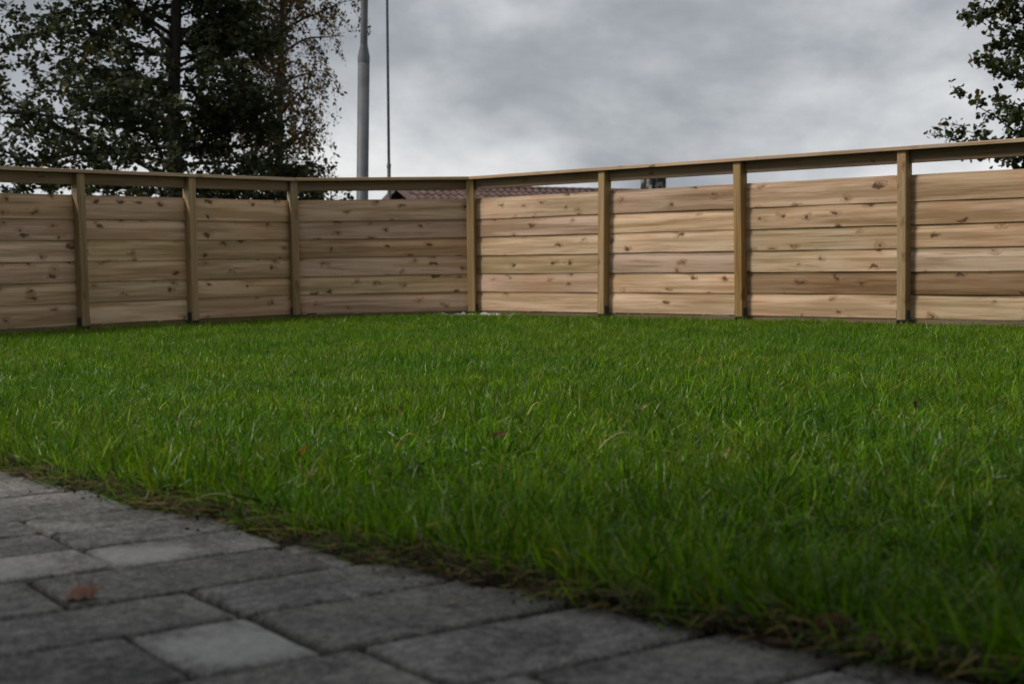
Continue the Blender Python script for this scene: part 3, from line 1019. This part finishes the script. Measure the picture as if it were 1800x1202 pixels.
fallen_leaf(1485, 1112, .075, .045, (.16, .075, .035), R(-30), .5, 'large brown leaf under the overhanging grass at lower right', z=.012)
fallen_leaf(1712, 1132, 0.029, 0.018, (.28, .14, .07), R(10), 1.05, 'small tan leaf in the dark grass at far lower right', z=0.010)
fallen_leaf(745, 968, 0.022, 0.016, (.24, .13, .10), R(60), 1.35, 'crumpled pinkish leaf at the lawn edge beside middle paving', z=0.008)
fallen_leaf(1130, 717, 0.029, 0.014, (.34, .25, .14), R(30), 1.15, 'small tan leaf in the lawn right of centre', z=0.040, stem=False)


def long_straw(px, py, col, L_, az, arch, label, z=.03):
    p = ground_at(px, py, z)
    V, Fc, C = [], [], []
    for i in range(9):
        t = i / 8
        w_ = .0013 * (1 - t * .75)
        x = L_ * (t - .5); zz = arch * (1 - (2 * t - 1) ** 2)
        V += [(x, -w_, zz), (x, w_, zz + .001)]; C += [col, col]
    for i in range(8): Fc.append((2 * i, 2 * i + 1, 2 * i + 3, 2 * i + 2))
    o = obj('straw', mesh('straw', V, Fc, M_DEAD, np.array(C)), None, p, (0, 0, az), label=label, category='straw')
    sl = o.modifiers.new('thickness', 'SOLIDIFY'); sl.thickness = 0.0006


long_straw(722, 800, (.45, .38, .06), .075, R(5), .045, 'arched yellow grass straw in the middle of the lawn', .045)
long_straw(100, 780, (.36, .33, .12), .09, R(-10), .05, 'bent pale straw near the left lawn edge', .04)
long_straw(945, 728, (.45, .38, .12), .06, R(30), .03, 'short yellow straw in the lawn centre', .045)
long_straw(1095, 785, (.38, .32, .16), .13, R(35), .03, 'long pale straw leaning in the lawn right of centre', .05)
long_straw(385, 880, (.30, .27, .14), .10, R(-25), .012, 'dry straw hanging over the paving edge at left', .03)
long_straw(972, 985, (.40, .30, .05), .07, R(-65), .015, 'yellow straw hanging at the lawn edge near centre', .03)


def white_strip():
    m, t = mat('white_plastic')
    tcn = t.n('ShaderNodeTexCoord')
    n = t.noise(tcn.outputs['Object'], 12, 3)
    finish(t, t.mix(n, (.55, .56, .58), (.78, .78, .78)), .5, None, .4)
    a = P4 - dM * 0.30 + nM * 0.05
    pts = [P4 - dM * .30 + nM * .035, P4 - dM * .12 + nM * .05, P4 + nC4 * .10, P4 + dR * .25 + nR * .06, P4 + dR * .52 + nR * .05, P4 + dR * .78 + nR * .10]
    V, Fc = [], []
    n_ = 40
    for i in range(n_ + 1):
        f = i / n_ * (len(pts) - 1); k = min(int(f), len(pts) - 2); q = pts[k].lerp(pts[k + 1], f - k)
        top = -0.014 + 0.013 * math.sin(i * .9) * math.sin(i * .37) - (.02 if i > 34 else 0)
        for off in (0, .004):
            V += [(q.x, q.y + off, -0.09), (q.x, q.y + off, top)]
    for i in range(n_):
        o = i * 4; e = o + 4
        Fc += [(o, e, e + 1, o + 1), (o + 1, e + 1, e + 3, o + 3), (o + 2, o + 3, e + 3, e + 2)]
    obj('edging_strip', mesh('edging_strip', V, Fc, m), label='thin white plastic strip at the foot of the fence corner', category='edging')


white_strip()


# ------------------------------------------------------------------ trees
def tube(V, Fc, pts, rad, sides=6):
    o = len(V)
    n = len(pts)
    for i in range(n):
        t = (pts[min(i + 1, n - 1)] - pts[max(i - 1, 0)])
        t = t / (np.linalg.norm(t) + 1e-9)
        a = np.cross(t, [0, 0, 1.0]) if abs(t[2]) < .9 else np.cross(t, [1.0, 0, 0])
        a /= np.linalg.norm(a); b = np.cross(t, a)
        for k in range(sides):
            th = 2 * math.pi * k / sides
            V.append(pts[i] + (a * math.cos(th) + b * math.sin(th)) * rad[i])
    for i in range(n - 1):
        for k in range(sides): Fc.append((o + i * sides + k, o + i * sides + (k + 1) % sides, o + (i + 1) * sides + (k + 1) % sides, o + (i + 1) * sides + k))


def grow(start, dirv, L_, n, wob, lift, g):
    """wandering branch path"""
    pts = [np.array(start, float)]
    d = np.array(dirv, float); d /= np.linalg.norm(d)
    for i in range(n):
        d = d + g.normal(0, wob, 3) + np.array([0, 0, lift])
        d /= np.linalg.norm(d)
        pts.append(pts[-1] + d * L_ / n)
    return np.array(pts)


def leaf_mesh(name, P, size, cols, g, flat=0.5, hang=0.0, round_=True):
    """many small folded leaves; P (n,3)"""
    n = len(P)
    nrm = g.normal(0, 1, (n, 3)); nrm[:, 2] = np.abs(nrm[:, 2]) + flat
    nrm /= np.linalg.norm(nrm, axis=1)[:, None]
    ax = g.normal(0, 1, (n, 3)); ax[:, 2] -= hang
    ax -= nrm * (ax * nrm).sum(1)[:, None]; ax /= np.linalg.norm(ax, axis=1)[:, None]
    bx = np.cross(nrm, ax)
    s = size * g.uniform(.6, 1.25, n)[:, None]
    if round_:
        shape = [(-.5, 0, 0), (-.12, .38, .10), (.28, .30, .08), (.55, 0, -.05), (.28, -.30, .08), (-.12, -.38, .10)]
        faces = [(0, 1, 2, 3), (0, 3, 4, 5)]
    else:
        shape = [(-.5, 0, 0), (0, .28, .06), (.6, 0, -.05), (0, -.28, .06)]
        faces = [(0, 1, 2), (0, 2, 3)]
    k = len(shape)
    V = np.concatenate([(P + (ax * a + bx * b + nrm * c) * s)[:, None, :] for a, b, c in shape], 1).reshape(-1, 3)
    Fc = []
    for i in range(n):
        for f in faces: Fc.append(tuple(i * k + j for j in f))
    C = np.repeat(cols, k, axis=0)
    return mesh(name, V, Fc, M_LEAF, C)


def leaf_cols(n, pal, wts, g):
    pal = np.array(pal)
    c = pal[g.choice(len(pal), n, p=np.array(wts) / sum(wts))] * g.uniform(.7, 1.3, n)[:, None]
    return np.clip(c, 0, 1)


def alder():
    g = np.random.default_rng(4)
    Y = 24.0
    b = at_depth(308, 300, Y)
    base = np.array([b.x, Y, -2.5]); top = 8.8
    V, Fc, LP = [], [], []
    tr = [base + np.array([0.05 * math.sin(z * .9) + (0.012 * z), 0.06 * math.cos(z * .7), z]) for z in np.linspace(0, top + 2.5, 26)]
    tr = np.array(tr)
    rr = 0.175 * (1 - np.linspace(0, 1, 26) ** 1.1) + .015
    tube(V, Fc, tr, rr, 9)
    def reach(z):
        return float(np.interp(z, [-.6, .6, 1.6, 2.8, 4.2, 5.4, 7.0, 8.8], [2.9, 3.05, 3.0, 2.75, 2.2, 1.75, 1.1, .3]))
    nl = 112
    for i in range(nl):
        z = -0.6 + (8.2 + .6) * (i / nl) ** 1.4 + g.uniform(-.1, .1)
        az = i * 2.39996 + g.normal(0, .3)
        L_ = reach(z) * g.uniform(.72, 1.12) * (1 - (.18 if math.cos(az) < 0 else .40) * math.cos(az) * min(1, .45 + max(0, z - 1.2) / 2))
        c = np.array([np.interp(z + 2.5, np.linspace(0, top + 2.5, 26), tr[:, k]) for k in range(3)])
        el = g.uniform(.05, .38)
        p = grow(c, (math.cos(az), math.sin(az), el), L_, 9, .10, -0.025 + .01 * g.normal(), g)
        r0 = .016 + .010 * L_
        tube(V, Fc, p, np.linspace(r0, .007, 10), 5)
        for j in range(2, 10):
            for sd_ in (-1, 1):
                if g.random() < .27: continue
                d = p[j] - p[j - 1]; d /= np.linalg.norm(d)
                sidev = np.array([-d[1], d[0], 0]) * sd_
                l2 = (.34 + .30 * L_ * (1 - abs(j / 9 - .45))) * g.uniform(.5, 1.1)
                q = grow(p[j], d * .75 + sidev + np.array([0, 0, g.normal(.05, .3)]), l2, 5, .16, -.02, g)
                tube(V, Fc, q, np.linspace(.009, .003, 6), 4)
                for m in range(1, 6):
                    cnt = g.integers(2, 8)
                    LP.append(q[m] + g.normal(0, .075, (cnt, 3)) * np.array([1, 1, .8]))
                    if g.random() < .45:
                        dq = q[m] - q[m - 1]
                        tw = grow(q[m], dq / np.linalg.norm(dq) + g.normal(0, .7, 3), g.uniform(.10, .28), 3, .2, -.03, g)
                        tube(V, Fc, tw, np.linspace(.0035, .0018, 4), 3)
                        for u in (1, 2, 3): LP.append(tw[u] + g.normal(0, .05, (g.integers(3, 7), 3)))
    P = np.concatenate(LP)
    t = obj('alder_tree', None, None, base, label='broad dark green tree behind the left fence, thick straight trunk', category='tree')
    V = np.array(V) - base
    obj('trunk', mesh('trunk', V, Fc, M_BARK, smooth=True), t)
    cols = leaf_cols(len(P), [(.034, .044, .022), (.050, .060, .028), (.024, .030, .018), (.080, .082, .026), (.14, .08, .022)], [4, 3.2, 2.0, 1.0, .4], g)
    obj('crown', leaf_mesh('crown', P - base, .092, cols, g, .4), t)
    print('alder leaves', len(P))


def birch():
    g = np.random.default_rng(9)
    Y = 26.5
    b = at_depth(492, 300, Y)
    base = np.array([b.x, Y, -2.5]); top = 10.5
    V, Fc, LP = [], [], []
    zz = np.linspace(0, top + 2.5, 22)
    tr = np.array([base + np.array([.04 * math.sin(z) + .01 * z, .05 * math.cos(z * .6), z]) for z in zz])
    tube(V, Fc, tr, .085 * (1 - np.linspace(0, 1, 22)) + .012, 8)
    nl = 70
    for i in range(nl):
        z = 1.0 + 8.4 * (i / nl) + g.uniform(-.1, .1)
        az = i * 2.39996 + g.normal(0, .3)
        c = np.array([np.interp(z + 2.5, zz, tr[:, k]) for k in range(3)])
        L_ = float(np.interp(z, [1.4, 3, 5, 7, 10], [0.8, 1.25, 1.25, 1.0, .4])) * g.uniform(.75, 1.1)
        p = grow(c, (math.cos(az), math.sin(az), .85), L_, 9, .09, -.085, g)
        tube(V, Fc, p, np.linspace(.03, .006, 10), 5)
        for j in range(3, 10):
            if g.random() < .52: continue
            for _ in range(5):
                q = grow(p[j] + g.normal(0, .03, 3), (g.normal(0, .45), g.normal(0, .45), g.uniform(-.3, .3)), g.uniform(.35, 1.05), 7, .10, -.30, g)
                tube(V, Fc, q, np.linspace(.005, .0018, 8), 3)
                for m in range(1, 8): LP.append(q[m] + g.normal(0, .045, (g.integers(2, 6), 3)))
    P = np.concatenate(LP)
    t = obj('birch_tree', None, None, base, label='sparse rust and olive leaved birch with drooping twigs beside the dark tree', category='tree')
    obj('trunk', mesh('trunk', np.array(V) - base, Fc, M_BIRCH, smooth=True), t)
    cols = leaf_cols(len(P), [(.24, .115, .028), (.15, .08, .03), (.12, .105, .03), (.055, .058, .026), (.36, .20, .04)], [2.0, 2.6, 2.0, 3.2, .6], g)
    obj('crown', leaf_mesh('crown', P - base, .078, cols, g, .0, 1.2, False), t)
    print('birch leaves', len(P))


def aspen():
    g = np.random.default_rng(17)
    Y = 14.5
    b = at_depth(1925, 300, Y)
    base = np.array([b.x, Y, -.6])
    V, Fc, LP = [], [], []
    zz = np.linspace(0, 6.6, 16)
    tr = np.array([base + np.array([.03 * math.sin(z * 1.3), .03 * math.cos(z), z]) for z in zz])
    tube(V, Fc, tr, .085 * (1 - np.linspace(0, 1, 16)) + .01, 8)
    def limb(c, d, L_, lift, dens=1.0):
        p = grow(c, d, L_, 9, .07, lift, g)
        tube(V, Fc, p, np.linspace(.018, .003, 10), 5)
        for j in range(2, 10):
            for _ in range(2):
                dd = p[j] - p[j - 1]; dd /= np.linalg.norm(dd)
                q = grow(p[j], dd + g.normal(0, .75, 3), g.uniform(.10, .32) * (1.25 - j / 12), 4, .15, -.02, g)
                tube(V, Fc, q, np.linspace(.0035, .0015, 5), 3)
                for m in range(1, 5): LP.append(q[m] + g.normal(0, .032, (int(g.integers(1, 4) * dens) + 1, 3)))
            LP.append(p[j] + g.normal(0, .03, (3, 3)))
    def to_pixel(px, py, z0, lift, dens=1.0):
        tip = np.array(at_depth(px, py - 22 * (py > 150), Y + g.uniform(-.5, .3)))
        c = np.array([np.interp(z0 + .6, zz, tr[:, k]) for k in range(3)])
        d = tip - c
        limb(c, d / np.linalg.norm(d) - np.array([0, 0, lift * 4.5]), np.linalg.norm(d) * 1.03, lift, dens)
    for px, py, z0, lf in ((1668, 207, 1.35, .02), (1690, 232, 1.15, .0), (1684, 290, 1.0, -.03), (1720, 300, .9, .0), (1712, 255, 1.2, .02), (1755, 310, .8, 0),
                           (1722, 18, 2.35, .03), (1745, 45, 2.3, .02), (1728, 88, 2.1, .0), (1742, 128, 1.9, .01), (1752, 165, 1.7, .0), (1760, 70, 2.2, 0),
                           (1770, 200, 1.5, 0), (1765, 240, 1.3, 0), (1735, -40, 2.7, .0), (1760, 10, 2.5, 0)):
        to_pixel(px, py, z0, lf, 1.5)
    for i in range(46):
        z = .5 + 5.4 * i / 46
        az = i * 2.39996
        c = np.array([np.interp(z + .6, zz, tr[:, k]) for k in range(3)])
        L_ = float(np.interp(z, [.4, 1.5, 3, 6], [.75, .95, .9, .25])) * g.uniform(.8, 1.1)
        limb(c, (math.cos(az), math.sin(az), .5), L_, -.01, 1.3)
    P = np.concatenate(LP)
    t = obj('aspen_tree', None, None, base, label='dark round leaved young tree rising behind the right end of fence', category='tree')
    obj('trunk', mesh('trunk', np.array(V) - base, Fc, M_BARK, smooth=True), t)
    cols = leaf_cols(len(P), [(.032, .044, .020), (.050, .066, .024), (.080, .088, .026), (.15, .08, .022)], [3.4, 3.2, 1.6, .3], g)
    obj('crown', leaf_mesh('crown', P - base, .058, cols, g, .2, .5), t)
    print('aspen leaves', len(P))


alder(); birch(); aspen()


# ------------------------------------------------------------------ poles
def lathe(prof, sides=20):
    V, Fc = [], []
    for r_, z in prof:
        for k in range(sides): V.append((r_ * math.cos(2 * math.pi * k / sides), r_ * math.sin(2 * math.pi * k / sides), z))
    for i in range(len(prof) - 1):
        for k in range(sides): Fc.append((i * sides + k, i * sides + (k + 1) % sides, (i + 1) * sides + (k + 1) % sides, (i + 1) * sides + k))
    Fc.append(tuple(range((len(prof) - 1) * sides, len(prof) * sides)))
    return V, Fc


def poles():
    Y = 20.0
    b = at_depth(637, 345, Y); top = at_depth(640.5, 0, Y); stp = at_depth(639, 97, Y)
    ppm = FPX / Y
    zb = -1.9
    hs = stp.z - zb
    lean = math.atan2(top.x - b.x, top.z - b.z)
    p = obj('lamp_post', None, None, (b.x - (b.z - zb) * math.tan(lean), Y, zb), (0, lean, 0),
            label='thick grey steel post with a stepped collar behind the middle fence panel', category='post')
    rl, ru = 10.3 / ppm, 6.4 / ppm
    v, f = lathe([(rl * 1.12, 0), (rl * 1.10, .4), (rl * 1.03, .9), (rl, hs - .10)])
    me = mesh('lower_tube', v, f, M_POLE, smooth=True); obj('lower_tube', me, p)
    v, f = lathe([(rl * 1.02, hs - .10), (rl * 1.02, hs - .02), (ru * 1.08, hs + .12), (ru * 1.08, hs + .13)])
    obj('collar', mesh('collar', v, f, M_POLE, smooth=True), p)
    v, f = lathe([(ru, hs + .12), (ru * .9, hs + 3.6), (ru * .8, hs + 5.2)])
    obj('upper_tube', mesh('upper_tube', v, f, M_POLE, smooth=True), p)
    v, f = lathe([(ru * .9, hs + 5.2), (ru * 1.1, hs + 5.26), (.02, hs + 5.36)])
    obj('finial', mesh('finial', v, f, M_POLE, smooth=True), p)
    Y = 33.0
    ppm = FPX / Y
    b = at_depth(684, 330, Y); top = at_depth(680.5, 0, Y); st = at_depth(684, 292, Y)
    lean = math.atan2(top.x - b.x, top.z - b.z)
    zb = -2.5
    p = obj('flag_mast', None, None, (b.x - (b.z - zb) * math.tan(lean), Y, zb), (0, lean, 0),
            label='thin dark mast standing right of the thick grey post', category='mast')
    hs = st.z - zb
    v, f = lathe([(3.4 / ppm, 0), (3.2 / ppm, hs)], 12); obj('lower_tube', mesh('lower_tube', v, f, M_MAST, smooth=True), p)
    v, f = lathe([(2.5 / ppm, hs - .02), (2.2 / ppm, hs + 3.6), (1.5 / ppm, hs + 8)], 12); obj('upper_tube', mesh('upper_tube', v, f, M_MAST, smooth=True), p)
    v, f = lathe([(3.7 / ppm, hs - .03), (3.7 / ppm, hs + .05)], 12); obj('joint_ring', mesh('joint_ring', v, f, M_MAST, smooth=True), p)


poles()


# ------------------------------------------------------------------ house beyond
def house():
    m, t = mat('brown_roof_tile')
    tcn = t.n('ShaderNodeTexCoord')
    n = t.noise(tcn.outputs['Object'], 3.2, 4, 0.6)
    finish(t, t.mix(t.maprange(n, .3, .7), (.085, .050, .042), (.155, .095, .082)), .75, t.bump(n, .2, .01), .3)
    MT = m
    m, t = mat('house_wall_paint')
    tcn = t.n('ShaderNodeTexCoord')
    n = t.noise(t.vmath('MULTIPLY', tcn.outputs['Object'], (8, 8, .6)), 1, 3)
    finish(t, t.mix(n, (.07, .03, .025), (.10, .045, .035)), .8)
    MWL = m
    m, t = mat('bargeboard_paint')
    tcn = t.n('ShaderNodeTexCoord')
    finish(t, t.mix(t.noise(tcn.outputs['Object'], 5, 3), (.12, .075, .07), (.17, .115, .105)), .7)
    MBG = m
    m, t = mat('dark_metal_trim'); tcn = t.n('ShaderNodeTexCoord')
    finish(t, t.mix(t.noise(tcn.outputs['Object'], 4, 3), (.022, .022, .024), (.04, .04, .042)), .5)
    MDK = m
    m, t = mat('sooty_chimney')
    tcn = t.n('ShaderNodeTexCoord')
    n = t.noise(tcn.outputs['Object'], 3.4, 5, .7, .6)
    finish(t, t.mix(t.maprange(n, .52, .60), (.030, .028, .028), (.24, .235, .225)), .9, t.bump(n, .6, .02), .2)
    MCH = m
    A = at_depth(699, 327, 46.0)
    ridge_z = A.z
    d = Vector((.788, .616)).normalized(); n2 = Vector((.616, -.788))      # n2: towards the lawn
    L_, half, sl = 22.0, 4.6, math.tan(R(27))
    h = obj('house', None, None, (A.x, A.y, -2.55), (0, 0, math.atan2(d.y, d.x)), label='low house with brown tiled roof beyond the fence, only roof showing', category='house')
    rz = ridge_z + 2.55
    ez = rz - half * sl
    # local x along ridge, local -y towards lawn
    v = [(0.35, -half + .5, 0), (L_ - .35, -half + .5, 0), (L_ - .35, half - .5, 0), (0.35, half - .5, 0)]
    wz = ez + .5 * sl - .12
    v += [(x, y, wz) for x, y, _ in v[:4]] + [(0.35, 0, rz - .14), (L_ - .35, 0, rz - .14)]
    f = [(0, 1, 5, 4), (1, 2, 6, 9, 5), (2, 3, 7, 6), (3, 0, 4, 8, 7)]
    obj('wall', mesh('wall', v, f, MWL), h)
    # roof deck
    v = []
    for x in (0.0, L_):
        v += [(x, -half, ez - .02), (x, 0, rz - .02), (x, half, ez - .02), (x, -half, ez - .12), (x, 0, rz - .12), (x, half, ez - .12)]
    f = [(0, 6, 7, 1), (1, 7, 8, 2), (3, 4, 10, 9), (4, 5, 11, 10), (0, 1, 4, 3), (1, 2, 5, 4), (6, 9, 10, 7), (7, 10, 11, 8), (0, 3, 9, 6), (2, 8, 11, 5)]
    roof = obj('roof', mesh('roof', v, f, MDK), h)
    # pantiles: every tile its own overlapping S profile
    V, Fc = [], []
    TW, TL = .30, .34
    ncol, nrow = int(L_ / TW), int(math.hypot(half, half * sl) / TL) + 1
    cs, sn = math.cos(R(27)), math.sin(R(27))
    prof = [(0, .0), (.17, .035), (.33, .055), (.5, .035), (.67, .008), (.85, -.004), (1.05, .006)]
    for side in (-1, 1):
        for r_ in range(nrow):
            for c in range(ncol):
                o = len(V)
                for (s0, lift) in ((r_ * TL, 0.012), (min((r_ + 1) * TL + .05, half / cs + .06), .045)):
                    for px_, pz in prof:
                        y = s0 * cs; z = rz - s0 * sn + pz + lift
                        V.append(((c + px_) * TW, side * y, z))
                k = len(prof)
                # front lip
                for px_, pz in prof:
                    s0 = min((r_ + 1) * TL + .05, half / cs + .06)
                    V.append(((c + px_) * TW, side * s0 * cs, rz - s0 * sn + pz + .012))
                for i in range(k - 1):
                    q1 = (o + i, o + i + 1, o + k + i + 1, o + k + i); q2 = (o + k + i, o + k + i + 1, o + 2 * k + i + 1, o + 2 * k + i)
                    Fc += [q1, q2] if side > 0 else [q1[::-1], q2[::-1]]
    obj('roof_tiles', mesh('roof_tiles', V, Fc, MT), roof, kind='stuff')
    # ridge tiles
    V, Fc = [], []
    nr = int(L_ / .38)
    for i in range(nr):
        o = len(V)
        for x, s in ((i * .38 - .03, 1.0), ((i + 1) * .38, .86)):
            for k in range(7):
                a = math.pi * k / 6
                V.append((x, -math.cos(a) * .13 * s, rz - .03 + math.sin(a) * .12 * s))
        for k in range(6): Fc.append((o + k, o + k + 1, o + 7 + k + 1, o + 7 + k))
        Fc.append(tuple(range(o, o + 7)))
    obj('ridge_tiles', mesh('ridge_tiles', V, Fc, MT), roof, kind='stuff')
    for side in (-1, 1):
        # bargeboards on the near gable, gutters at the eaves
        v = [(-.06, 0, rz + .05), (-.06, side * half, ez + .05), (-.06, side * half, ez - .13), (-.06, 0, rz - .13)]
        v += [(-.005, y, z) for _, y, z in v]
        f = [(0, 1, 2, 3), (7, 6, 5, 4), (0, 4, 5, 1), (1, 5, 6, 2), (2, 6, 7, 3), (3, 7, 4, 0)]
        obj('bargeboard', mesh('bargeboard', v, f, MBG), h)
        V, Fc = [], []
        for x in (0, L_):
            for k in range(7):
                a = math.pi + math.pi * k / 6
                V.append((x, side * (half + .07) + math.cos(a) * .07, ez - .03 + math.sin(a) * .07))
        for k in range(6): Fc.append((k, k + 1, 8 + k, 7 + k))
        obj('gutter', mesh('gutter', V, Fc, MDK), h)
    # chimney
    xc = 11.1
    parts = [box(xc - .36, xc + .36, -.30, .30, rz - .5, rz + .84, .01)]
    v, f = join(parts)
    ch = obj('chimney', mesh('chimney', v, f, MCH), roof, label='sooty chimney with pale flaking patches')
    v, f = join([box(xc - .41, xc + .41, -.35, .35, rz + .841, rz + .89, .012), box(xc - .26, xc + .26, -.26, .26, rz + .891, rz + .93, .012)])
    obj('chimney_cap', mesh('chimney_cap', v, f, MDK), roof)
    # windows and door towards the lawn
    m, t = mat('window_glass'); finish(t, (.03, .035, .04), .08, None, .6)
    MG = m
    m, t = mat('white_trim'); tcn = t.n('ShaderNodeTexCoord'); finish(t, t.mix(t.noise(tcn.outputs['Object'], 6, 2), (.6, .6, .58), (.75, .75, .73)), .6)
    MWT = m
    for wx in (2.5, 6.0, 10.0, 16.5):
        v, f = join([box(wx - .65, wx + .65, -half + .46, -half + .499, z0, z1) for z0, z1 in ((.9, .98), (2.0, 2.08))] +
                    [box(wx + s - .05, wx + s + .05, -half + .46, -half + .499, .981, 1.999) for s in (-.6, 0, .6)])
        wn = obj('window', mesh('window', v, f, MWT), h)
        v, f = box(wx - .55, wx + .55, -half + .478, -half + .498, .98, 2.0)
        obj('pane', mesh('pane', v, f, MG), wn)


house()


# ------------------------------------------------------------------ unseen house and wing, added behind and left of the camera to shade the foreground
def shading_house():
    m, t = mat('pale_render')
    tcn = t.n('ShaderNodeTexCoord')
    n = t.noise(tcn.outputs['Object'], 5, 5, .6)
    finish(t, t.mix(n, (.22, .20, .18), (.30, .28, .25)), .9, t.bump(n, .3, .01), .2)
    MW = m
    m, t = mat('dark_roofing')
    tcn = t.n('ShaderNodeTexCoord')
    finish(t, t.mix(t.noise(tcn.outputs['Object'], 9, 4), (.035, .034, .035), (.07, .068, .068)), .85, None, .2)
    MR = m
    m, t = mat('shading_house_glass'); finish(t, (.025, .03, .035), .06, None, .6)
    MG2 = m
    m, t = mat('shading_house_frame'); tcn = t.n('ShaderNodeTexCoord'); finish(t, t.mix(t.noise(tcn.outputs['Object'], 8, 2), (.5, .5, .5), (.62, .62, .62)), .5)
    MF = m
    h = obj('shading_house', None, None, (0, -2.2, 0), label='added unseen house with a side wing, shading the paving and near grass', category='house')
    # L shaped plan, local coordinates
    plan = [(-9.0, -7.0), (8.0, -7.0), (8.0, 0.0), (-3.6, 0.0), (-3.6, 3.2), (-9.0, 3.2)]
    k = len(plan)
    v = [(x, y, -.2) for x, y in plan] + [(x, y, 4.6) for x, y in plan]
    f = [(i, (i + 1) % k, k + (i + 1) % k, k + i) for i in range(k)]
    obj('wall', mesh('wall', v, f, MW), h)
    v, f = join([box(-9.4, 8.4, -7.4, .45, 4.6, 4.85, .02), box(-9.4, -3.15, 0.452, 3.6, 4.6, 4.85, .02)])
    obj('roof', mesh('roof', v, f, MR), h)
    for wx in (-1.4, 2.2, 5.6):
        v, f = join([box(wx - .8, wx + .8, .003, .06, z0, z1) for z0, z1 in ((.05, .13), (2.1, 2.18))] + [box(wx + q - .04, wx + q + .04, .003, .058, .131, 2.099) for q in (-.76, 0, .76)])
        wn = obj('shading_house_door', mesh('shading_house_door', v, f, MF), h)
        v, f = box(wx - .72, wx + .72, .012, .03, .132, 2.098)
        obj('pane', mesh('pane', v, f, MG2), wn)


shading_house()
